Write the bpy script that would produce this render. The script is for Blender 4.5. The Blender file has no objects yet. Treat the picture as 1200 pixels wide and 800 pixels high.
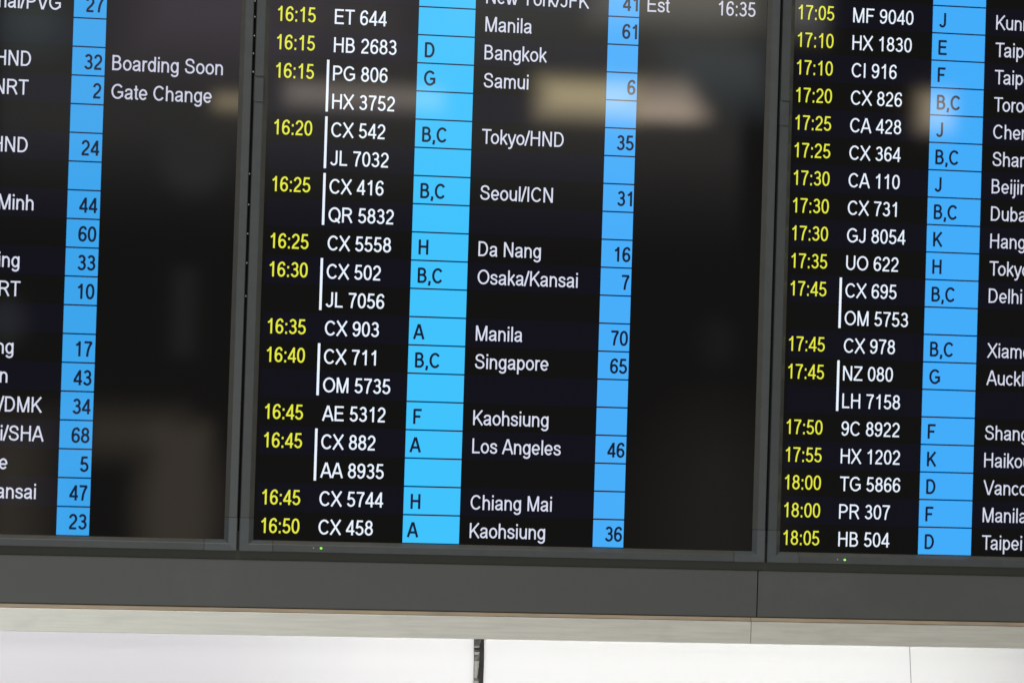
import bpy, bmesh, math, random
from mathutils import Vector, Matrix
from mathutils.geometry import delaunay_2d_cdt

# ------------------------------------------------------------------ camera
SC = bpy.context.scene
COL = SC.collection
Z0 = 1.40                       # height of the lower screen edge above the floor (m)

cam = bpy.data.cameras.new("camera")
cam.sensor_fit = 'HORIZONTAL'
cam.sensor_width = 36.0
cam.lens = 3039.72 / 1200 * 36.0
cam.clip_start = 0.05
cam.clip_end = 100
cam.dof.use_dof = True
cam.dof.focus_distance = 3.42
cam.dof.aperture_fstop = 2.6
cam_o = bpy.data.objects.new("camera", cam)
COL.objects.link(cam_o)
_R = (Matrix.Rotation(-0.1380, 3, 'Z') @ Matrix.Rotation(0.018036, 3, 'X') @ Matrix.Rotation(-0.03084, 3, 'Y'))
_right, _fwd, _up = _R @ Vector((1, 0, 0)), _R @ Vector((0, 1, 0)), _R @ Vector((0, 0, 1))
_m = Matrix((_right, _up, -_fwd)).transposed().to_4x4()
_m.translation = Vector((-0.11912, -3.38396, 0.20612 + Z0))
cam_o.matrix_world = _m
SC.camera = cam_o

# ------------------------------------------------------------------ world, exposure
W = bpy.data.worlds.new("World")
SC.world = W
W.use_nodes = True
W.node_tree.nodes["Background"].inputs[0].default_value = (1.0, 0.97, 0.93, 1)
W.node_tree.nodes["Background"].inputs[1].default_value = 0.085
SC.view_settings.view_transform = 'Standard'
SC.view_settings.look = 'None'
SC.view_settings.exposure = 0
SC.view_settings.gamma = 1
SC.render.engine = 'CYCLES'
SC.cycles.use_denoising = True
SC.render.filter_size = 1.9

# ------------------------------------------------------------------ lamps, mostly unseen ones added for their reflections
def lamp(name, loc, size, radiance, color=(1, 1, 1), aim=None, shape='RECTANGLE', spread=180):
    l = bpy.data.lights.new(name, 'AREA')
    l.shape = shape
    l.size, l.size_y = size
    area = size[0] * size[1] * (math.pi / 4 if shape == 'ELLIPSE' else 1)
    l.energy = radiance * math.pi * area
    l.color = color
    l.spread = math.radians(spread)
    o = bpy.data.objects.new(name, l)
    COL.objects.link(o)
    o.location = (loc[0], loc[1], loc[2] + Z0)
    d = Vector(aim) if aim else Vector((0, 1, 0))
    o.rotation_euler = d.to_track_quat('-Z', 'Y').to_euler()
    return o

def soft_lamp(name, loc, size, radiance, color=(1, 1, 1), n=4, spread=0.45, shape='RECTANGLE'):
    """a light with a soft rim: nested lamps of growing size"""
    for k in range(n):
        f = 1 + spread * ((k + .5) / n * 2 - 1)
        fx = 1 + (f - 1) * min(size) / size[0]; fy = 1 + (f - 1) * min(size) / size[1]
        lamp(name, (loc[0], loc[1] - .02 * k, loc[2]), (size[0] * fx, size[1] * fy), radiance / n, color, shape=shape)

# ceiling light above the waiting area, lights the frames from above
lamp("ceiling_lamp", (-0.6, -2.2, 3.2), (2.6, 1.2), 6.6, (1.0, 0.97, 0.92), aim=(0.25, 2.2, -3.2))
# unseen lamps added behind the camera, mirrored softly in the glass
soft_lamp("warm_reflection_lamp", (1.95, -9, 1.63), (0.46, 0.155), 9.2, (1.0, 0.83, 0.50), 7, .7)
for k in range(8):                      # its right part ends in a slant
    zt, xr = 1.755 - .022 * k, 2.43 + .022 * k
    lamp("warm_reflection_lamp", ((2.19 + xr) / 2, -9 - .01 * k, (1.535 + zt) / 2), (xr - 2.19, zt - 1.535), 8.4 / 8, (1.0, 0.80, 0.62))
soft_lamp("warm_reflection_lamp", (0.78, -9, 1.585), (0.60, 0.10), 3.8, (1.0, 0.87, 0.74), 5, .7)
soft_lamp("warm_reflection_lamp", (1.05, -9, 1.585), (0.36, 0.09), 4.2, (1.0, 0.84, 0.64), 5, .7)
soft_lamp("warm_reflection_lamp", (0.24, -9, 1.53), (0.20, 0.06), 6.0, (1.0, 0.82, 0.52), 5, .8)
soft_lamp("warm_reflection_lamp", (3.69, -9, 1.64), (0.17, 0.18), 6.6, (1.0, 0.82, 0.55), 4, .4)
soft_lamp("top_reflection_lamp", (0.10, -9.2, 2.15), (0.75, 0.80), 1.1, (1.0, 0.84, 1.0), 6, .5)  # added lamps for the broad glow mirrored in the upper screens
soft_lamp("top_reflection_lamp", (0.75, -9.2, 2.22), (0.60, 0.80), 0.85, (1.0, 0.88, 0.92), 5, .5)
soft_lamp("top_reflection_lamp", (1.95, -9.2, 2.22), (1.60, 0.70), 0.95, (1.0, 1.0, 0.92), 6, .6)
soft_lamp("top_reflection_lamp", (2.40, -9.1, 2.20), (0.80, 0.30), 2.4, (1.0, 0.92, 0.76), 5, .6)
soft_lamp("top_reflection_lamp", (2.60, -9.1, 1.78), (0.50, 0.30), 0.8, (0.75, 0.9, 1.0), 5, .7)
soft_lamp("top_reflection_lamp", (3.00, -9.1, 2.30), (0.22, 0.55), 2.2, (1.0, 0.97, 0.90), 5, .8)
soft_lamp("blotch_reflection_lamp", (0.05, -9, 1.22), (0.24, 0.24), 0.32, (0.85, 1.0, 0.95), 4, .6, 'ELLIPSE')  # added lamps for faint blotches mirrored in the glass
soft_lamp("blotch_reflection_lamp", (-0.72, -9, 1.86), (0.30, 0.26), 0.9, (0.80, 1.0, 0.95), 5, .7, 'ELLIPSE')
soft_lamp("blotch_reflection_lamp", (2.62, -9, 0.46), (0.16, 0.22), 0.10, (0.9, 0.95, 1.0), 4, .6, 'ELLIPSE')
soft_lamp("blotch_reflection_lamp", (0.03, -9, 0.52), (0.10, 0.40), 0.20, (0.85, 1.0, 0.95), 4, .7)
soft_lamp("blotch_reflection_lamp", (-0.80, -9, 0.45), (0.16, 0.2), 0.35, (0.85, 0.95, 1.0), 4, .6, 'ELLIPSE')
soft_lamp("low_reflection_lamp", (0.03, -9, -0.42), (0.36, 0.85), 0.75, (1.0, 0.82, 0.62), 5, .5, 'ELLIPSE')  # added warm lamps, gaps between them left dark like silhouettes
soft_lamp("low_reflection_lamp", (0.04, -9, -0.40), (0.26, 0.78), 0.65, (1.0, 0.82, 0.62), 4, .4)
soft_lamp("low_reflection_lamp", (-0.20, -9, -0.06), (0.46, 0.20), 0.55, (1.0, 0.82, 0.62), 5, .8)
soft_lamp("low_reflection_lamp", (-0.75, -9, -0.45), (0.30, 0.85), 0.55, (1.0, 0.85, 0.66), 6, .9)
soft_lamp("low_reflection_lamp", (2.62, -9, -0.45), (0.62, 1.1), 0.17, (1.0, 0.94, 0.76), 6, .7, 'ELLIPSE')
# unseen lamps added in steps, grading the mirrored glow brighter upwards
for k in range(16):
    zb = 0.86 + 0.075 * k
    lamp("graded_reflection_lamp", (0.95, -9.4 - .01 * k, (zb + 3.0) / 2), (3.7, 3.0 - zb), 0.0115 * (k + 1), (1.0, 0.98, 0.95))
# unseen low lamps added left and right to brighten the aluminium rail
lamp("rail_reflection_lamp", (-1.7, -8, -1.75), (2.0, 1.3), 13.0, (0.97, 1.0, 1.0))
lamp("rail_reflection_lamp", (2.6, -8, -1.75), (2.4, 1.3), 3.2, (1.0, 0.96, 0.88))
# tubes inside the white light box
lamp("light_box_tube", (0.58, 0.21, -0.150), (0.95, 0.05), 11.6, (1, 1, 0.985), aim=(0, -1, 0))
lamp("light_box_tube", (-0.30, 0.21, -0.15), (0.9, 0.05), 7.4, (0.97, 0.94, 1.0), aim=(0, -1, 0))
lamp("light_box_tube", (1.38, 0.21, -0.15), (0.9, 0.05), 3.6, (1, 1, 0.98), aim=(0, -1, 0))

# ------------------------------------------------------------------ helpers
def link(name, me, mats, parent=None, loc=None):
    o = bpy.data.objects.new(name, me)
    COL.objects.link(o)
    for m in (mats if isinstance(mats, (list, tuple)) else [mats]):
        me.materials.append(m)
    if parent: o.parent = parent
    if loc: o.location = loc
    return o

def from_bm(name, bm, mat, parent=None, loc=None, smooth=False):
    bmesh.ops.recalc_face_normals(bm, faces=bm.faces)
    me = bpy.data.meshes.new(name)
    bm.to_mesh(me); bm.free()
    if smooth:
        for p in me.polygons: p.use_smooth = True
    return link(name, me, mat, parent, loc)

def empty(name, loc):
    o = bpy.data.objects.new(name, None)
    COL.objects.link(o)
    o.location = loc
    o.empty_display_size = 0.05
    return o

def tag(o, label, cat, group=None):
    o['label'] = label; o['category'] = cat
    if group: o['group'] = group

def box(bm, x0, x1, y0, y1, z0, z1, bev=0.0):
    r = bmesh.ops.create_cube(bm, size=1.0)
    vs = r['verts']
    for v in vs:
        v.co = Vector((x0 + (v.co.x + .5) * (x1 - x0), y0 + (v.co.y + .5) * (y1 - y0), z0 + (v.co.z + .5) * (z1 - z0)))
    if bev:
        es = list({e for v in vs for e in v.link_edges})
        bmesh.ops.bevel(bm, geom=es, offset=bev, segments=2, profile=0.5, affect='EDGES')

def quad_mesh(name, x0, x1, z0, z1, y):
    me = bpy.data.meshes.new(name)
    me.from_pydata([(x0, y, z0), (x1, y, z0), (x1, y, z1), (x0, y, z1)], [], [(0, 1, 2, 3)])
    me.update()
    return me

def extrude_profile(bm, prof, x0, x1, cap=True):
    """prof: closed list of (y, z); extruded along x"""
    a = [bm.verts.new((x0, y, z)) for y, z in prof]
    b = [bm.verts.new((x1, y, z)) for y, z in prof]
    n = len(prof)
    for i in range(n):
        bm.faces.new((a[i], a[(i + 1) % n], b[(i + 1) % n], b[i]))
    if cap:
        bm.faces.new(a); bm.faces.new(list(reversed(b)))

# ------------------------------------------------------------------ materials
def s2l(c):
    return tuple(((v / 255) / 12.92 if v / 255 <= .04045 else ((v / 255 + .055) / 1.055) ** 2.4) for v in c)

def new_mat(name):
    m = bpy.data.materials.new(name)
    m.use_nodes = True
    return m, m.node_tree, m.node_tree.nodes["Principled BSDF"]

def glass_pixel(name, emit, strength=1.0, base=(0.003, 0.003, 0.0032)):
    """a lit (or unlit) area of the display seen through its smooth front glass"""
    m, nt, b = new_mat(name)
    b.inputs['Base Color'].default_value = (*base, 1)
    b.inputs['Roughness'].default_value = 0.035
    b.inputs['Specular IOR Level'].default_value = 0.5
    if emit:
        b.inputs['Emission Color'].default_value = (*emit, 1)
        b.inputs['Emission Strength'].default_value = strength
    return m

def painted(name, col, rough=0.5, var=0.12, scale=30, speck=0.0, metallic=0.0, stretch=None, bump=0.02, streak=0.0):
    m, nt, b = new_mat(name)
    N, L = nt.nodes, nt.links
    tc = N.new('ShaderNodeTexCoord')
    mp = N.new('ShaderNodeMapping')
    L.new(tc.outputs['Object'], mp.inputs[0])
    if stretch: mp.inputs['Scale'].default_value = stretch
    n1 = N.new('ShaderNodeTexNoise'); n1.inputs['Scale'].default_value = scale; n1.inputs['Detail'].default_value = 6
    L.new(mp.outputs[0], n1.inputs['Vector'])
    ramp = N.new('ShaderNodeValToRGB')
    ramp.color_ramp.elements[0].position = 0.3; ramp.color_ramp.elements[1].position = 0.7
    lo = tuple(c * (1 - var) for c in col); hi = tuple(min(1, c * (1 + var)) for c in col)
    ramp.color_ramp.elements[0].color = (*lo, 1); ramp.color_ramp.elements[1].color = (*hi, 1)
    L.new(n1.outputs['Fac'], ramp.inputs[0])
    out = ramp.outputs[0]
    if speck:
        vo = N.new('ShaderNodeTexVoronoi'); vo.inputs['Scale'].default_value = 9.0
        L.new(tc.outputs['Object'], vo.inputs['Vector'])
        lt = N.new('ShaderNodeMath'); lt.operation = 'LESS_THAN'; lt.inputs[1].default_value = 0.017
        L.new(vo.outputs['Distance'], lt.inputs[0])
        mul = N.new('ShaderNodeMath'); mul.operation = 'MULTIPLY'; mul.inputs[1].default_value = speck
        L.new(lt.outputs[0], mul.inputs[0])
        mix = N.new('ShaderNodeMixRGB'); mix.inputs[2].default_value = (0.55, 0.55, 0.5, 1)
        L.new(mul.outputs[0], mix.inputs[0]); L.new(out, mix.inputs[1])
        out = mix.outputs[0]
    L.new(out, b.inputs['Base Color'])
    b.inputs['Metallic'].default_value = metallic
    rr = N.new('ShaderNodeMapRange')
    rr.inputs['To Min'].default_value = rough - 0.08; rr.inputs['To Max'].default_value = rough + 0.08
    L.new(n1.outputs['Fac'], rr.inputs[0]); L.new(rr.outputs[0], b.inputs['Roughness'])
    n2 = N.new('ShaderNodeTexNoise'); n2.inputs['Scale'].default_value = 900; n2.inputs['Detail'].default_value = 2
    L.new(mp.outputs[0], n2.inputs['Vector'])
    bp = N.new('ShaderNodeBump'); bp.inputs['Strength'].default_value = bump * 5; bp.inputs['Distance'].default_value = 0.0003
    L.new(n2.outputs['Fac'], bp.inputs['Height']); L.new(bp.outputs[0], b.inputs['Normal'])
    return m

M_BEZEL = painted('bezel_plastic', (0.082, 0.094, 0.095), 0.42, 0.06, 60)
M_SLOPE_LIT = painted('bezel_slope_lit', (0.105, 0.104, 0.094), 0.38, 0.06, 60)  # lighter, warmer copy of the bezel plastic: light caught on the slope
M_CORNER = painted('corner_plastic', (0.098, 0.112, 0.118), 0.40, 0.06, 60)
M_SHELL = painted('shell_plastic', (0.012, 0.012, 0.012), 0.6, 0.1, 40)
M_FASCIA = painted('fascia_paint', (0.112, 0.119, 0.113), 0.5, 0.06, 5, speck=0.8, stretch=(1, 1, 1))
M_OLIVE = painted('olive_strip_paint', (0.085, 0.087, 0.070), 0.7, 0.08, 20)  # darker and more olive than the fascia
M_RAIL = painted('brushed_aluminium', (0.78, 0.77, 0.70), 0.42, 0.09, 9, metallic=0.5, stretch=(1.6, 10, 26), bump=0.03)
def add_smudges(m, scale, stretch, dark, amount):
    nt = m.node_tree; N, L = nt.nodes, nt.links
    b = N["Principled BSDF"]
    src = b.inputs['Base Color'].links[0].from_socket
    tc = N.new('ShaderNodeTexCoord'); mp = N.new('ShaderNodeMapping'); mp.inputs['Scale'].default_value = stretch
    n = N.new('ShaderNodeTexNoise'); n.inputs['Scale'].default_value = scale; n.inputs['Detail'].default_value = 8; n.inputs['Roughness'].default_value = .7
    L.new(tc.outputs['Object'], mp.inputs[0]); L.new(mp.outputs[0], n.inputs['Vector'])
    r = N.new('ShaderNodeMapRange'); r.inputs['From Min'].default_value = .54; r.inputs['From Max'].default_value = .72; r.inputs['To Max'].default_value = amount
    L.new(n.outputs['Fac'], r.inputs[0])
    mx = N.new('ShaderNodeMixRGB'); mx.inputs[2].default_value = (*dark, 1)
    L.new(r.outputs[0], mx.inputs[0]); L.new(src, mx.inputs[1]); L.new(mx.outputs[0], b.inputs['Base Color'])
add_smudges(M_RAIL, 14, (1, 1, 2.2), (0.55, 0.55, 0.50), .35)
add_smudges(M_FASCIA, 7, (1, 1, 1), (0.140, 0.150, 0.140), .5)
M_LIP = painted('tan_edge_sheen', (0.50, 0.40, 0.28), 0.6, 0.15, 12, stretch=(2, 10, 10))  # warm reflection on the rail's metal chamfer, put in as tan colour
M_DARK = painted('black_steel', (0.01, 0.01, 0.01), 0.6, 0.1, 30)
M_SCREW = painted('screw_steel', (0.6, 0.6, 0.58), 0.35, 0.05, 80, metallic=0.3)
M_JOINT = painted('joint_rubber', (0.060, 0.064, 0.062), 0.6, 0.35, 55)
M_TAPE = painted('grey_tape', (0.27, 0.27, 0.25), 0.45, 0.5, 150, stretch=(1, 1, 1))
M_TAPE_L = painted('pale_tape', (0.78, 0.78, 0.72), 0.45, 0.12, 90)
M_WALL = painted('wall_paint', (0.25, 0.25, 0.25), 0.8, 0.05, 8)

def diffuser():
    m = bpy.data.materials.new('white_diffuser'); m.use_nodes = True
    nt = m.node_tree; N, L = nt.nodes, nt.links
    N.clear()
    o = N.new('ShaderNodeOutputMaterial')
    tr = N.new('ShaderNodeBsdfTranslucent'); tr.inputs[0].default_value = (0.88, 0.88, 0.88, 1)
    di = N.new('ShaderNodeBsdfDiffuse'); di.inputs[0].default_value = (0.8, 0.8, 0.8, 1)
    mx = N.new('ShaderNodeMixShader'); mx.inputs[0].default_value = 0.45
    gl = N.new('ShaderNodeBsdfGlossy'); gl.inputs['Roughness'].default_value = 0.25
    mg = N.new('ShaderNodeMixShader'); mg.inputs[0].default_value = 0.04
    L.new(tr.outputs[0], mx.inputs[1]); L.new(di.outputs[0], mx.inputs[2])
    L.new(mx.outputs[0], mg.inputs[1]); L.new(gl.outputs[0], mg.inputs[2])
    L.new(mg.outputs[0], o.inputs[0])
    return m
M_DIFF = diffuser()

M_BLACK = glass_pixel('display_black', s2l((13, 12, 11)), 0.45)
M_NAVY = glass_pixel('display_navy', (0.0022, 0.0020, 0.0065))
M_WHITE = glass_pixel('display_white', (0.80, 0.88, 1.0), 1.05)
M_DEST = glass_pixel('display_pale_white', (0.70, 0.73, 0.88), 1.0)
M_SOFT = glass_pixel('display_soft_white', (0.60, 0.62, 0.76), 1.0)
M_YELLOW = glass_pixel('display_yellow', (0.80, 0.83, 0.055), 1.0)
M_LINE = glass_pixel('display_line_blue', (0.003, 0.010, 0.05))
M_INK = glass_pixel('display_dark_blue', (0.004, 0.010, 0.035))
BLUE = {  # the panels differ a little in their blue
    'gateL': glass_pixel('display_blue_first', s2l((58, 164, 236))),
    'counterM': glass_pixel('display_cyan_blue', s2l((62, 194, 252))),
    'gateM': glass_pixel('display_blue_second', s2l((70, 173, 249))),
    'counterR': glass_pixel('display_blue_third', s2l((64, 172, 250))),
}
m, nt, b = new_mat('green_led'); b.inputs['Base Color'].default_value = (0.05, 0.4, 0.05, 1)
b.inputs['Emission Color'].default_value = (0.35, 1.0, 0.12, 1); b.inputs['Emission Strength'].default_value = 1.2
M_LED = m
m, nt, b = new_mat('grey_sensor'); b.inputs['Base Color'].default_value = (0.45, 0.45, 0.45, 1); b.inputs['Roughness'].default_value = 0.2
M_SENSOR = m

# ------------------------------------------------------------------ lettering: strokes of a plain grotesque, cap height 1
def arc(cx, cy, rx, ry, a0, a1, n=None, p=2.0):
    n = n or max(3, int(abs(a1 - a0) / 15))
    out = []
    for i in range(n + 1):
        a = math.radians(a0 + (a1 - a0) * i / n)
        c, s = math.cos(a), math.sin(a)
        if p != 2.0:
            c = math.copysign(abs(c) ** (2 / p), c); s = math.copysign(abs(s) ** (2 / p), s)
        out.append((cx + rx * c, cy + ry * s))
    return out

def spl(pts, n=5):
    out = []
    P = [pts[0]] + list(pts) + [pts[-1]]
    for i in range(1, len(P) - 2):
        p0, p1, p2, p3 = P[i - 1:i + 3]
        for k in range(n):
            t = k / n
            out.append(tuple(0.5 * (2 * p1[j] + (p2[j] - p0[j]) * t + (2 * p0[j] - 5 * p1[j] + 4 * p2[j] - p3[j]) * t * t
                       + (3 * p1[j] - p0[j] - 3 * p2[j] + p3[j]) * t ** 3) for j in (0, 1)))
    out.append(pts[-1])
    return out

XH = 0.725
six_top = spl([(.635, .76), (.60, .87), (.51, .935), (.40, .94), (.24, .86), (.15, .68), (.125, .45), (.135, .31)])
def ring(*a): return ('ring', arc(*a, 0, 345, 23))
GLYPH = {
 ' ': (.388, []),
 '0': (.777, [('ring', arc(.385, .5, .265, .44, 0, 345, 23, 2.25))]),
 '1': (.777, [[(.455, 0), (.455, 1)], spl([(.47, .96), (.36, .83), (.17, .72)], 4)]),
 '2': (.777, [arc(.38, .69, .25, .25, 172, -18) + spl([(.60, .58), (.46, .42), (.24, .24), (.135, .06)], 4)[0:], [(.07, .06), (.665, .06)]]),
 '3': (.777, [arc(.37, .73, .225, .21, 160, -80), arc(.37, .295, .265, .235, 100, -162), [(.28, .525), (.42, .525)]]),
 '4': (.777, [[(.545, 0), (.545, 1)], [(.545, .965), (.085, .285)], [(.03, .265), (.735, .265)]]),
 '5': (.777, [[(.225, .94), (.645, .94)], [(.235, 1.0), (.15, .47)], arc(.37, .315, .275, .255, 142, -160)]),
 '6': (.777, [ring(.39, .31, .255, .25), six_top]),
 '7': (.777, [[(.06, .94), (.69, .94)], spl([(.665, .93), (.50, .70), (.375, .38), (.315, 0)], 5)]),
 '8': (.777, [ring(.385, .735, .22, .205), ring(.385, .295, .265, .235)]),
 '9': (.777, [ring(.38, .69, .255, .25), [(.77 - x, 1 - y) for x, y in six_top]]),
 ':': (.388, [[(.194, 0), (.194, .15)], [(.194, .57), (.194, .72)]]),
 ',': (.388, [[(.2, .14), (.2, 0), (.14, -.17)]]),
 '/': (.388, [[(.02, -.01), (.365, 1.01)]]),
 'A': (.93, [[(.05, 0), (.445, 1)], [(.88, 0), (.485, 1)], [(.19, .32), (.74, .32)]]),
 'B': (.93, [[(.17, 0), (.17, 1)], [(.17, .94), (.44, .94)] + arc(.46, .735, .24, .205, 80, -80) + [(.44, .53), (.17, .53)], [(.44, .53)] + arc(.48, .295, .29, .235, 80, -80) + [(.46, .06), (.17, .06)]]),
 'C': (1.008, [arc(.525, .5, .40, .44, 38, 322)]),
 'D': (1.008, [[(.175, 0), (.175, 1)], [(.175, .94), (.42, .94)] + arc(.46, .5, .385, .44, 84, -84) + [(.42, .06), (.175, .06)]]),
 'E': (.93, [[(.17, 0), (.17, 1)], [(.17, .94), (.84, .94)], [(.17, .525), (.79, .525)], [(.17, .06), (.86, .06)]]),
 'F': (.853, [[(.17, 0), (.17, 1)], [(.17, .94), (.80, .94)], [(.17, .50), (.70, .50)]]),
 'G': (1.086, [arc(.55, .5, .43, .44, 40, 318) + [(.935, .21), (.935, .46), (.56, .46)]]),
 'H': (1.008, [[(.17, 0), (.17, 1)], [(.835, 0), (.835, 1)], [(.17, .53), (.835, .53)]]),
 'I': (.388, [[(.194, 0), (.194, 1)]]),
 'J': (.698, [[(.53, 1), (.53, .32)] + arc(.30, .28, .23, .22, 0, -165)]),
 'K': (.93, [[(.17, 0), (.17, 1)], [(.85, 1), (.19, .36)], [(.40, .56), (.885, 0)]]),
 'L': (.777, [[(.165, 0), (.165, 1)], [(.165, .06), (.73, .06)]]),
 'M': (1.163, [[(.165, 0), (.165, 1)], [(1.0, 0), (1.0, 1)], [(.185, 1), (.565, 0)], [(.98, 1), (.60, 0)]]),
 'N': (1.008, [[(.17, 0), (.17, 1)], [(.835, 0), (.835, 1)], [(.185, .985), (.82, .015)]]),
 'O': (1.086, [ring(.543, .5, .43, .44)]),
 'P': (.93, [[(.17, 0), (.17, 1)], [(.17, .94), (.46, .94)] + arc(.48, .70, .31, .24, 84, -84) + [(.46, .46), (.17, .46)]]),
 'Q': (1.086, [ring(.543, .5, .43, .44), [(.62, .25), (.98, -.03)]]),
 'R': (1.008, [[(.17, 0), (.17, 1)], [(.17, .94), (.5, .94)] + arc(.52, .72, .31, .22, 84, -84) + [(.5, .5), (.17, .5)], spl([(.48, .5), (.62, .42), (.75, .24), (.90, 0)], 4)]),
 'S': (.93, [spl([(.765, .69), (.69, .865), (.47, .94), (.245, .88), (.165, .73), (.25, .60), (.47, .525), (.69, .45), (.79, .28), (.70, .12), (.47, .06), (.21, .13), (.115, .33)])]),
 'T': (.853, [[(.03, .94), (.825, .94)], [(.427, 0), (.427, .94)]]),
 'U': (1.008, [[(.17, 1), (.17, .40)] + arc(.503, .38, .333, .32, 180, 360) + [(.836, .40), (.836, 1)]]),
 'V': (.93, [[(.045, 1), (.445, 0)], [(.885, 1), (.485, 0)]]),
 'W': (1.318, [[(.05, 1), (.345, 0)], [(.385, 0), (.64, 1)], [(.68, 1), (.935, 0)], [(.975, 0), (1.27, 1)]]),
 'X': (.93, [[(.07, 1), (.875, 0)], [(.86, 1), (.055, 0)]]),
 'Y': (.93, [[(.05, 1), (.465, .42)], [(.88, 1), (.465, .42)], [(.465, .45), (.465, 0)]]),
 'Z': (.853, [[(.08, .94), (.79, .94)], [(.74, .92), (.08, .08)], [(.04, .06), (.81, .06)]]),
 'a': (.777, [spl([(.125, .50), (.21, .63), (.39, .665), (.56, .62), (.60, .48), (.60, .16), (.655, 0)], 4), spl([(.60, .40), (.40, .36), (.20, .31), (.12, .19), (.19, .085), (.33, .055), (.50, .12), (.595, .26)], 4)]),
 'b': (.777, [[(.145, 0), (.145, 1)], ring(.40, .3625, .255, .305)]),
 'c': (.698, [arc(.375, .3625, .27, .305, 38, 322)]),
 'd': (.777, [[(.63, 0), (.63, 1)], ring(.375, .3625, .255, .305)]),
 'e': (.777, [[(.13, .345), (.64, .345)], arc(.388, .3625, .275, .305, -3, 322)]),
 'f': (.388, [spl([(.39, .93), (.28, .94), (.195, .85), (.19, .7)], 3) + [(.19, 0)], [(.02, .665), (.36, .665)]]),
 'g': (.777, [[(.63, .725), (.63, 0)] + arc(.38, -.04, .25, .18, 0, -162), ring(.375, .3625, .255, .305)]),
 'h': (.777, [[(.145, 0), (.145, 1)], [(.145, .38)] + arc(.385, .43, .24, .235, 170, 0) + [(.625, 0)]]),
 'i': (.31, [[(.155, 0), (.155, .725)], [(.155, .865), (.155, 1)]]),
 'j': (.31, [[(.155, .725), (.155, -.12), (.10, -.21), (-.03, -.225)], [(.155, .865), (.155, 1)]]),
 'k': (.698, [[(.145, 0), (.145, 1)], [(.61, .725), (.16, .28)], [(.30, .43), (.645, 0)]]),
 'l': (.31, [[(.155, 0), (.155, 1)]]),
 'm': (1.163, [[(.145, 0), (.145, .725)], [(.145, .38)] + arc(.36, .46, .215, .205, 165, 0) + [(.575, 0)], [(.575, .38)] + arc(.795, .46, .215, .205, 165, 0) + [(1.01, 0)]]),
 'n': (.777, [[(.145, 0), (.145, .725)], [(.145, .38)] + arc(.385, .43, .24, .235, 170, 0) + [(.625, 0)]]),
 'o': (.777, [ring(.388, .3625, .28, .305)]),
 'p': (.777, [[(.145, -.28), (.145, .725)], ring(.40, .3625, .255, .305)]),
 'q': (.777, [[(.63, -.28), (.63, .725)], ring(.375, .3625, .255, .305)]),
 'r': (.465, [[(.145, 0), (.145, .725)], spl([(.145, .40), (.19, .58), (.30, .66), (.45, .645)], 4)]),
 's': (.698, [spl([(.585, .50), (.51, .625), (.34, .665), (.18, .62), (.135, .52), (.20, .43), (.36, .375), (.53, .315), (.59, .20), (.51, .09), (.345, .06), (.17, .105), (.095, .235)], 4)]),
 't': (.388, [[(.19, .92), (.19, .17), (.215, .095), (.28, .06), (.375, .065)], [(.02, .665), (.36, .665)]]),
 'u': (.777, [[(.63, .725), (.63, 0)], [(.145, .725), (.145, .30)] + arc(.385, .295, .24, .235, 180, 350) + [(.63, .35)]]),
 'v': (.698, [[(.045, .725), (.33, 0)], [(.655, .725), (.37, 0)]]),
 'w': (1.008, [[(.04, .725), (.255, 0)], [(.295, 0), (.485, .725)], [(.525, .725), (.715, 0)], [(.755, 0), (.97, .725)]]),
 'x': (.698, [[(.05, .725), (.65, 0)], [(.64, .725), (.045, 0)]]),
 'y': (.698, [[(.045, .725), (.345, .02)], spl([(.655, .725), (.39, .03), (.31, -.15), (.21, -.225), (.07, -.22)], 3)]),
 'z': (.698, [[(.06, .665), (.63, .665)], [(.57, .65), (.09, .07)], [(.04, .06), (.65, .06)]]),
}

def ribbon(pts, hw, closed=False):
    P = [Vector(p) for p in pts]
    Q = [P[0]]
    for p in P[1:]:
        if (p - Q[-1]).length > 1e-4: Q.append(p)
    P = Q; n = len(P)
    L, R = [], []
    for i in range(n):
        a = P[i - 1] if (i > 0 or closed) else None
        c = P[(i + 1) % n] if (i < n - 1 or closed) else None
        d0 = (P[i] - a).normalized() if a is not None else None
        d1 = (c - P[i]).normalized() if c is not None else None
        if d0 is None: d0 = d1
        if d1 is None: d1 = d0
        n0, n1 = Vector((-d0.y, d0.x)), Vector((-d1.y, d1.x))
        mm = n0 + n1
        if mm.length < 1e-3: mm = n0
        mm.normalize()
        k = min(1.6, 1 / max(0.3, mm.dot(n1)))
        L.append(P[i] + mm * hw * k); R.append(P[i] - mm * hw * k)
    quads = []
    for i in range(n if closed else n - 1):
        j = (i + 1) % n
        quads.append([R[i], R[j], L[j], L[i]])
    return quads

_cache = {}
def glyph_tris(ch, cond, stroke):
    key = (ch, cond, stroke)
    if key in _cache: return _cache[key]
    adv, strokes = GLYPH[ch]
    verts, faces = [], []
    for st in strokes:
        closed = isinstance(st, tuple) and st[0] == 'ring'
        pts = st[1] if closed else st
        pts = [(x * cond, y) for x, y in pts]
        for q in ribbon(pts, stroke / 2, closed):
            faces.append(list(range(len(verts), len(verts) + 4)))
            verts += q
    if not verts:
        _cache[key] = (adv * cond, [], []); return _cache[key]
    vo, eo, fo, ov, oe, of = delaunay_2d_cdt(verts, [], faces, 1, 1e-5, True)
    tris = [f for f, src in zip(fo, of) if src]
    _cache[key] = (adv * cond, [(v.x, v.y) for v in vo], tris)
    return _cache[key]

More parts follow.
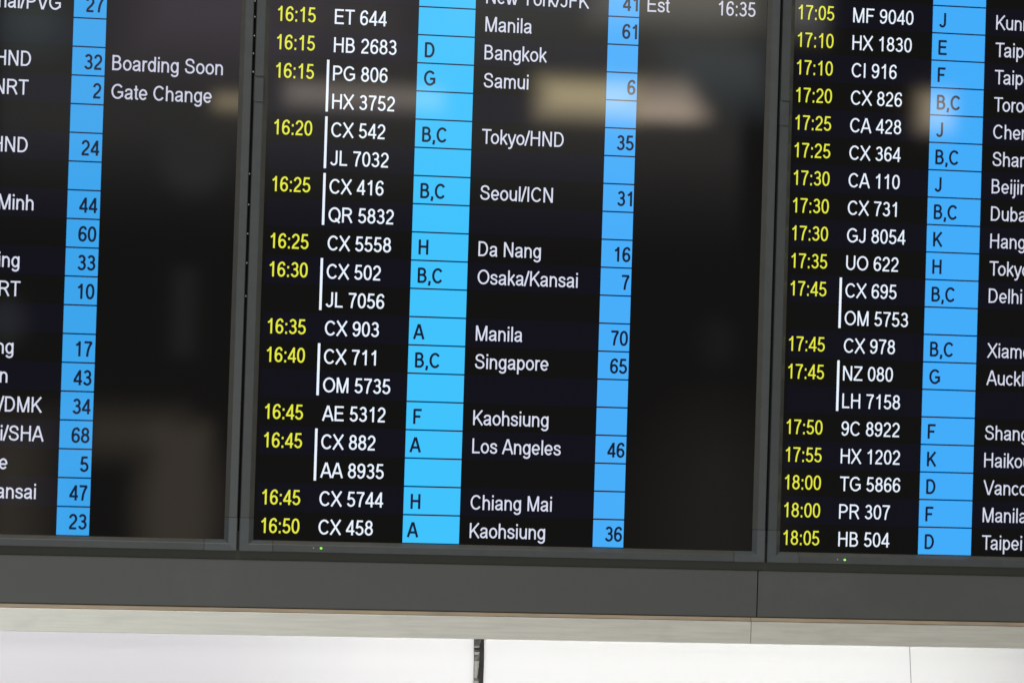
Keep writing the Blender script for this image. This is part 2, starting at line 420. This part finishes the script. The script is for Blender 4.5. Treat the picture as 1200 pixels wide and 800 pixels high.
CAP = 0.0196
def text_mesh(s, cap=CAP, cond=0.80, stroke=0.135):
    vs, fs, x = [], [], 0.0
    for i, ch in enumerate(s):
        adv, v, t = glyph_tris(ch, cond, stroke)
        k = len(vs)
        vs += [((x + a) * cap, 0, c * cap) for a, c in v]
        fs += [[k + j for j in f] for f in t]
        x += adv
        if ch == 'T' and i + 1 < len(s) and s[i + 1] in 'ao': x -= 0.10 * cond
    me = bpy.data.meshes.new('text')
    me.from_pydata(vs, [], fs)
    bm = bmesh.new(); bm.from_mesh(me)
    for f in bm.faces:
        f.normal_update()
        if f.normal.y > 0: f.normal_flip()
    bm.to_mesh(me); bm.free()
    me.update()
    return me, x * cap

def put_text(name, s, x, z, mat, parent, right=False, y=-0.0009, **kw):
    me, w = text_mesh(s, **kw)
    me.name = name
    if right: x -= max(v.co.x for v in me.vertices)
    else: x -= min(v.co.x for v in me.vertices)
    return link(name, me, mat, parent, (x, y, z))

# ------------------------------------------------------------------ the setting
bm = bmesh.new()
box(bm, -1.6, 2.4, 0.08, 0.14, -0.115, 1.9)
o = from_bm('wall', bm, M_WALL, None, (0, 0, Z0)); o['kind'] = 'structure'

# ------------------------------------------------------------------ departure monitors
P = 0.03699                     # row height on the display
XL, XR, ZB, ZT = 0.0197, 0.6818, -0.0006, 32 * P
OX0, OX1, OZ0, OZ1 = 0.0019, 0.6981, -0.0150, 32 * P + 0.015
PROF = [(0.0, 0.0015), (0.0, -0.0010), (0.30, -0.0062), (0.36, -0.0068), (0.95, -0.0074), (1.0, -0.0066), (1.0, 0.05)]

def frame_pt(corner, t, y):
    ix, iz = (XL, XR)[corner[0]], (ZB, ZT)[corner[1]]
    ox, oz = (OX0, OX1)[corner[0]], (OZ0, OZ1)[corner[1]]
    return Vector((ix + (ox - ix) * t, y, iz + (oz - iz) * t))

def bezel_mesh():
    bm = bmesh.new()
    cs = [(0, 0), (1, 0), (1, 1), (0, 1)]
    rows = [[bm.verts.new(frame_pt(c, t, y)) for c in cs] for t, y in PROF]
    for r0, r1 in zip(rows, rows[1:]):
        for i in range(4):
            j = (i + 1) % 4
            f = bm.faces.new((r0[i], r0[j], r1[j], r1[i]))
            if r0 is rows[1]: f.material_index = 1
    return bm

def corner_mesh(cx, cz, lx=0.0250, lz=0.0285, seam=False):
    """L shaped corner cover, a hair proud of the bezel"""
    bm = bmesh.new()
    sx, sz = (1, -1)[cx], (1, -1)[cz]
    prof = [(0.0, -0.0004)] + [(t if t < 1 else 1.02, y - 0.0005) for t, y in PROF[1:6]] + [(1.02, 0.01)]
    def pt(t, y, where):
        p = frame_pt((cx, cz), t, y)
        if where == 'h': p.x = (XL, XR)[cx] + sx * lx
        if where == 'v': p.z = (ZB, ZT)[cz] + sz * lz
        return p
    cols = []
    for w in ('h', 'c', 'v'):
        cols.append([bm.verts.new(pt(t, y, w)) for t, y in prof])
    for a, b_ in zip(cols, cols[1:]):
        for i in range(len(prof) - 1):
            bm.faces.new((a[i], a[i + 1], b_[i + 1], b_[i]))
    if seam:
        bm2 = bmesh.new()
        for w, d in (('h', Vector((1, 0, 0)) * sx), ('v', Vector((0, 0, 1)) * sz)):
            a = [bm2.verts.new(pt(t, y + 0.0003, w) - d * 0.0001) for t, y in prof]
            e = [bm2.verts.new(pt(t, y + 0.0003, w) + d * 0.00075) for t, y in prof]
            for i in range(len(prof) - 1):
                bm2.faces.new((a[i], a[i + 1], e[i + 1], e[i]))
        bm.free()
        return bm2
    for k, d in ((0, Vector((1, 0, 0)) * sx), (2, Vector((0, 0, 1)) * sz)):   # returns at the two ends
        e = [bm.verts.new(v.co + Vector((0, 0.0012, 0)) + d * 0.0004) for v in cols[k]]
        for i in range(len(prof) - 1):
            bm.faces.new((cols[k][i], cols[k][i + 1], e[i + 1], e[i]))
    return bm

def clip_mesh():
    """short cover piece on the left upright of the bezel"""
    bm = bmesh.new()
    prof = [(1.02, 0.004), (1.02, -0.0072), (0.95, -0.0081), (0.36, -0.0075), (0.30, -0.0069), (0.2, -0.004)]
    z0, z1 = 0.5685, 0.6010
    for za, zb in ((z0, z1),):
        a, b_ = [], []
        for t, y in prof:
            x = XL + (OX0 - XL) * t
            a.append(bm.verts.new((x, y, za))); b_.append(bm.verts.new((x, y, zb)))
        for i in range(len(prof) - 1):
            bm.faces.new((a[i], a[i + 1], b_[i + 1], b_[i]))
        bm.faces.new(a); bm.faces.new(b_)
    box(bm, OX0 + .001, OX0 + .0115, -0.0098, -0.0070, z1 - 0.0002, z1 + 0.0014, 0.0003)
    box(bm, OX0 + .0012, OX0 + .0118, -0.0086, -0.0070, z0 - 0.0008, z0 + 0.0001, 0.0002)
    return bm

def monitor(x, label, clip):
    root = empty('departure_monitor', (x, 0, Z0))
    tag(root, label, 'monitor', 'departure monitors hung side by side')
    from_bm('bezel', bezel_mesh(), [M_BEZEL, M_SLOPE_LIT], root)
    for cx in (0, 1):
        for cz in (0, 1):
            cc = from_bm('corner_cover', corner_mesh(cx, cz), M_CORNER, root)
            from_bm('seam', corner_mesh(cx, cz, seam=True), M_SHELL, cc)
    if clip:
        from_bm('bezel_clip', clip_mesh(), M_BEZEL, root)
    bm = bmesh.new(); box(bm, OX0 + .006, OX1 - .006, 0.004, 0.06, OZ0 + .006, OZ1 - .006)
    from_bm('back_shell', bm, M_SHELL, root)
    bm = bmesh.new(); bmesh.ops.create_uvsphere(bm, u_segments=12, v_segments=8, radius=0.0014)
    for v in bm.verts: v.co.y *= .5; v.co.x *= 1.2
    from_bm('power_light', bm, M_LED, root, (0.1078, -0.0074, -0.0090), True)
    bm = bmesh.new(); bmesh.ops.create_uvsphere(bm, u_segments=12, v_segments=8, radius=0.0012)
    from_bm('light_sensor', bm, M_SENSOR, root, (0.0980, -0.0074, -0.0090), True)
    sc = link('screen', quad_mesh('screen', XL - .001, XR + .001, ZB - .001, ZT + .001, 0.0), M_BLACK, root)
    return sc

def cells(sc, name, x0, x1, n, mat):
    g = 0.00090
    link('cell_lines', quad_mesh('cell_lines', x0, x1, 0.0002, n * P, -0.00045), M_LINE, sc)
    for k in range(n):
        link(name, quad_mesh(name, x0, x1, k * P + (g if k else 0.0004), (k + 1) * P - g, -0.0006), mat, sc)

def bands(sc, x0, x1, n):
    for k in range(1, n, 2):
        link('row_band', quad_mesh('row_band', x0, x1, k * P, (k + 1) * P, -0.0003), M_NAVY, sc)

BASE, CBASE, GBASE = 0.0085, 0.0077, 0.0080
TIME_X, FL_X, BAR_X, CT_X, CTC_X, DEST_X, GATE_R = 0.0294, 0.1035, 0.0972, 0.2233, 0.2196, 0.3025, 0.5057

def fill(sc, rows, counter, gate, dx=0.0, dest_right=None, thin=1.0):
    for k, (tm, fl, bar, ct, ds, gt, rm) in rows.items():
        z = k * P
        if tm: put_text('flight_time', tm, TIME_X + dx * 1.3, z + BASE + .0004, M_YELLOW, sc, cond=.765, stroke=.116 * thin)
        if fl: put_text('flight_number', fl, FL_X + dx + .0005, z + BASE, M_WHITE, sc, cond=.795, stroke=.118 * thin)
        if bar: link('codeshare_bar', quad_mesh('codeshare_bar', BAR_X + dx - .0016, BAR_X + dx + .0016, (k - 1) * P + .0045, (k + 1) * P - .0018, -0.0009), M_WHITE, sc)
        if ct: put_text('counter_letter', ct, (CTC_X if ct == 'A' else CT_X) + dx, z + CBASE, M_INK, sc, cond=.76, stroke=.155)
        if ds:
            if dest_right and k in dest_right: put_text('destination_name', ds, dest_right[k], z + BASE, M_DEST, sc, right=True, cond=.795, stroke=.108 * thin)
            else: put_text('destination_name', ds, DEST_X + dx * .8, z + BASE, M_DEST, sc, cond=.795, stroke=.108 * thin)
        if gt: put_text('gate_number', gt, GATE_R, z + GBASE, M_INK, sc, right=True, cond=.79, stroke=.15)
        if rm:
            put_text('status_text', rm[0], 0.5187, z + BASE, M_SOFT, sc, cond=.80, stroke=.112)
            if len(rm) > 1: put_text('status_text', rm[1], 0.6655, z + BASE, M_SOFT, sc, right=True, cond=.78, stroke=.112)

N = None
# --- middle monitor (built first: its column positions are the reference)
sm = monitor(0.0, 'middle of the three departure monitors, its yellow times running from 16:15 to 16:50', True)
bands(sm, 0.0235, 0.51, 22)
cells(sm, 'counter_cell', 0.2142, 0.2887, 21, BLUE['counterM'])
cells(sm, 'gate_cell', 0.4666, 0.5077, 21, BLUE['gateM'])
fill(sm, {
 19: (N, N, N, N, 'New York/JFK', '41', ('Est', '16:35')),
 18: ('16:15', 'ET 644', N, N, 'Manila', '61', N), 17: ('16:15', 'HB 2683', N, 'D', 'Bangkok', N, N),
 16: ('16:15', 'PG 806', 1, 'G', 'Samui', '6', N), 15: (N, 'HX 3752', N, N, N, N, N),
 14: ('16:20', 'CX 542', 1, 'B,C', 'Tokyo/HND', '35', N), 13: (N, 'JL 7032', N, N, N, N, N),
 12: ('16:25', 'CX 416', 1, 'B,C', 'Seoul/ICN', '31', N), 11: (N, 'QR 5832', N, N, N, N, N),
 10: ('16:25', 'CX 5558', N, 'H', 'Da Nang', '16', N), 9: ('16:30', 'CX 502', 1, 'B,C', 'Osaka/Kansai', '7', N),
 8: (N, 'JL 7056', N, N, N, N, N), 7: ('16:35', 'CX 903', N, 'A', 'Manila', '70', N),
 6: ('16:40', 'CX 711', 1, 'B,C', 'Singapore', '65', N), 5: (N, 'OM 5735', N, N, N, N, N),
 4: ('16:45', 'AE 5312', N, 'F', 'Kaohsiung', N, N), 3: ('16:45', 'CX 882', 1, 'A', 'Los Angeles', '46', N),
 2: (N, 'AA 8935', N, N, N, N, N), 1: ('16:45', 'CX 5744', N, 'H', 'Chiang Mai', N, N),
 0: ('16:50', 'CX 458', N, 'A', 'Kaohsiung', '36', N)}, 1, 1)

# --- left monitor
sl = monitor(-0.6998, 'departure monitor with the Boarding Soon and Gate Change notices, leftmost of the three', False)
bands(sl, 0.0235, 0.51, 22)
cells(sl, 'gate_cell', 0.4675, 0.5090, 20, BLUE['gateL'])
E_ = 0.6998
fill(sl, {
 18: (N, N, N, N, 'Shanghai/PVG', '27', N), 16: (N, N, N, N, 'Tokyo/HND', '32', ('Boarding Soon',)),
 15: (N, N, N, N, 'Tokyo/NRT', '2', ('Gate Change',)), 13: (N, N, N, N, 'Tokyo/HND', '24', N),
 11: (N, N, N, N, 'Ho Chi Minh', '44', N), 10: (N, N, N, N, N, '60', N), 9: (N, N, N, N, 'Chongqing', '33', N),
 8: (N, N, N, N, 'Tokyo/NRT', '10', N), 6: (N, N, N, N, 'Nanning', '17', N), 5: (N, N, N, N, 'Yangon', '43', N),
 4: (N, N, N, N, 'Bangkok/DMK', '34', N), 3: (N, N, N, N, 'Shanghai/SHA', '68', N), 2: (N, N, N, N, 'Brisbane', '5', N),
 1: (N, N, N, N, 'Osaka/Kansai', '47', N), 0: (N, N, N, N, N, '23', N)}, 0, 1,
 dest_right={18: E_ - .2493, 16: E_ - .2847, 15: E_ - .2866, 13: E_ - .2852, 11: E_ - .2751, 9: E_ - .2905, 8: E_ - .2882, 6: E_ - .2943,
             5: E_ - .3006, 4: E_ - .2557, 3: E_ - .2523, 2: E_ - .2969, 1: E_ - .2599})

# --- right monitor
XRM = 0.7000
sr = monitor(XRM, 'rightmost departure monitor, cut by the photo edge, yellow times from 17:05 to 18:05', True)
bands(sr, 0.0235, 0.44, 22)
cells(sr, 'counter_cell', 0.2105, 0.2842, 21, BLUE['counterR'])
rr = {19: ('17:05', 'MF 9040', N, 'J', 'Kunming'), 18: ('17:10', 'HX 1830', N, 'E', 'Taipei'), 17: ('17:10', 'CI 916', N, 'F', 'Taipei'),
 16: ('17:20', 'CX 826', N, 'B,C', 'Toronto'), 15: ('17:25', 'CA 428', N, 'J', 'Chengdu'), 14: ('17:25', 'CX 364', N, 'B,C', 'Shanghai'),
 13: ('17:30', 'CA 110', N, 'J', 'Beijing'), 12: ('17:30', 'CX 731', N, 'B,C', 'Dubai'), 11: ('17:30', 'GJ 8054', N, 'K', 'Hangzhou'),
 10: ('17:35', 'UO 622', N, 'H', 'Tokyo'), 9: ('17:45', 'CX 695', 1, 'B,C', 'Delhi'), 8: (N, 'OM 5753', N, N, N),
 7: ('17:45', 'CX 978', N, 'B,C', 'Xiamen'), 6: ('17:45', 'NZ 080', 1, 'G', 'Auckland'), 5: (N, 'LH 7158', N, N, N),
 4: ('17:50', '9C 8922', N, 'F', 'Shanghai'), 3: ('17:55', 'HX 1202', N, 'K', 'Haikou'), 2: ('18:00', 'TG 5866', N, 'D', 'Vancouver'),
 1: ('18:00', 'PR 307', N, 'F', 'Manila'), 0: ('18:05', 'HB 504', N, 'D', 'Taipei')}
rr[15] = ('17:25', 'CA 428', N, 'J', 'Chengdu')
fill(sr, {k: (*v, N, N) for k, v in rr.items()}, 1, 0, dx=-0.0040, thin=0.90)

# ------------------------------------------------------------------ strips in the gaps between the monitors
def gap_strip(x, w, label, zs):
    root = empty('mounting_strip', (x, 0, Z0 - 0.012))
    tag(root, label, 'mounting strip', 'mounting strips in the gaps between monitors')
    bm = bmesh.new(); box(bm, -w, w, 0.014, 0.018, 0, 1.2, 0)
    from_bm('backing', bm, M_DARK, root)
    for z in zs:
        bm = bmesh.new()
        bmesh.ops.create_uvsphere(bm, u_segments=10, v_segments=6, radius=0.0013)
        for v in bm.verts: v.co.y *= .6
        from_bm('screw', bm, M_SCREW, root, (random.Random(int(z * 1e4)).uniform(-.0006, .0004), 0.0, z + 0.012), True)
        bm = bmesh.new(); box(bm, -.0005, .0005, 0.0, 0.016, -.0005, .0005)
        from_bm('screw_shank', bm, M_DARK, root, (0, 0, z + 0.012))
gap_strip(0.0, 0.0042, 'black strip dotted with tiny bright screws between the left and middle monitors', [.699, .6785, .6537, .6306, .6067, .474, .434, .396, .358, .315])
gap_strip(0.7000, 0.0040, 'plain black strip in the hairline gap between the middle and right monitors', [])

# ------------------------------------------------------------------ olive strip, fascia panels, rail
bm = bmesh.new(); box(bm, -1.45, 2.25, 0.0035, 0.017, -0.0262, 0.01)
o = from_bm('olive_strip', bm, M_OLIVE, None, (0, 0, Z0))
tag(o, 'dark olive strip set slightly back under all three monitor frames', 'trim')

def fascia(x0, x1, label):
    bm = bmesh.new()
    prof = [(0.018, -0.0884), (0.0015, -0.0884), (0.0, -0.0872), (0.0, -0.0276), (0.0012, -0.0264), (0.018, -0.0264)]
    extrude_profile(bm, prof, x0, x1)
    o = from_bm('fascia_panel', bm, M_FASCIA, None, (0, 0, Z0))
    tag(o, label, 'fascia panel', 'dark grey fascia panels under the monitors')
fascia(-1.45, 0.6906, 'long dark grey fascia panel under the left and middle monitors')
fascia(0.6922, 2.25, 'dark grey fascia panel with pale specks under the right monitor')

def rail(x0, x1, label):
    root = empty('aluminium_rail', ((x0 + x1) / 2, 0, Z0 - 0.1236))
    tag(root, label, 'rail', 'aluminium rails under the fascia')
    h = (x1 - x0) / 2
    bm = bmesh.new()
    prof = [(0.03, 0.0), (-0.003, 0.0), (-0.004, 0.0006), (-0.004, 0.0288), (-0.0032, 0.0298), (0.03, 0.0302)]
    extrude_profile(bm, prof, -h, h)
    from_bm('rail_face', bm, M_RAIL, root)
    bm = bmesh.new()
    prof = [(0.03, 0.0304), (-0.0022, 0.0304), (-0.0005, 0.0346), (0.03, 0.0350)]
    extrude_profile(bm, prof, -h, h)
    from_bm('edge_strip', bm, M_LIP, root)
rail(-1.45, 0.6828, 'brushed aluminium rail with tan upper edge, the long length left of its joint')
rail(0.6836, 2.25, 'brushed aluminium rail with tan upper edge, the duller length right of its joint')

# ------------------------------------------------------------------ white light box under the rail
LB = empty('light_box', (0.3205, 0, Z0 - 0.60))
tag(LB, 'glowing white light box of three panels under the aluminium rail', 'light box')
OX = -0.3205
bm = bmesh.new()
box(bm, -1.45 + OX, 2.25 + OX, 0.24, 0.25, -0.02, 0.478)
box(bm, -1.45 + OX, 2.25 + OX, 0.032, 0.2399, 0.478, 0.481)
from_bm('casing', bm, M_WALL, LB)
YP = 0.010
def white_panel(q, label):
    bm = bmesh.new()
    bm.faces.new([bm.verts.new((x + OX, YP, z + 0.60)) for x, z in q])
    o = from_bm('white_panel', bm, M_DIFF, LB)
    o['label'] = label
ZP0, ZP1 = -0.60, -0.118
white_panel([(-1.45, ZP0), (0.325, ZP0), (0.3145, ZP1), (-1.45, ZP1)], 'white panel left of the dark vertical joint strip')
white_panel([(0.337, ZP0), (0.9395, ZP0), (0.9048, ZP1), (0.3262, ZP1)], 'brightest white panel between joint strip and hairline seam')
white_panel([(0.9405, ZP0), (2.25, ZP0), (2.25, ZP1), (0.9058, ZP1)], 'white panel right of the hairline seam, dimmer towards the right')
bm = bmesh.new()
zz = [0.48 * i / 24 for i in range(25)]
L_ = [bm.verts.new((-.0065 + (0.48 - z) * .02, YP + 0.0035, z)) for z in zz]
R_ = [bm.verts.new((.0062 + (0.48 - z) * .02 + random.Random(i).uniform(-.0004, .0004), YP + 0.0035, z)) for i, z in enumerate(zz)]
for i in range(24): bm.faces.new((L_[i], R_[i], R_[i + 1], L_[i + 1]))
ge = bmesh.ops.extrude_face_region(bm, geom=bm.faces[:])
for v in [g for g in ge['geom'] if isinstance(g, bmesh.types.BMVert)]: v.co.y -= 0.006
joint = from_bm('joint_strip', bm, M_JOINT, LB)
# crumpled tape stuck over the left half of the joint; its right edge is torn
rnd = random.Random(4)
def tape(d0, d1, w0, w1, mat, lift):
    bm = bmesh.new()
    n = max(4, int((d1 - d0) / .0015))
    rows = []
    for i in range(n + 1):
        t_ = i / n
        d = d0 + (d1 - d0) * t_
        x0 = -.0063 + d * .02
        x1 = x0 + w0 + (w1 - w0) * t_ + rnd.uniform(-.0003, .0003)
        yb = YP - 0.0029 - lift
        rows.append([bm.verts.new((x0 + (x1 - x0) * q, yb - 0.0014 * math.sin(q * 3.1), 0.4768 - d)) for q in (0, .33, .66, 1)])
    for r0, r1 in zip(rows, rows[1:]):
        for k in range(3): bm.faces.new((r0[k], r0[k + 1], r1[k + 1], r1[k]))
    from_bm('tape', bm, mat, joint)
tape(0.0, 0.0102, .0100, .0066, M_TAPE, .0006)
tape(0.0100, 0.0125, .0068, .0062, M_TAPE_L, .0010)
tape(0.0152, 0.0163, .0066, .0062, M_TAPE, .0010)
tape(0.0178, 0.0215, .0068, .0062, M_TAPE_L, .0012)
tape(0.0213, 0.0300, .0068, .0066, M_TAPE, .0006)
tape(0.0298, 0.0520, .0066, .0040, M_TAPE_L, .0010)
tape(0.0518, 0.0560, .0050, .0072, M_TAPE, .0006)
tape(0.0558, 0.3000, .0060, .0050, M_TAPE_L, .0010)
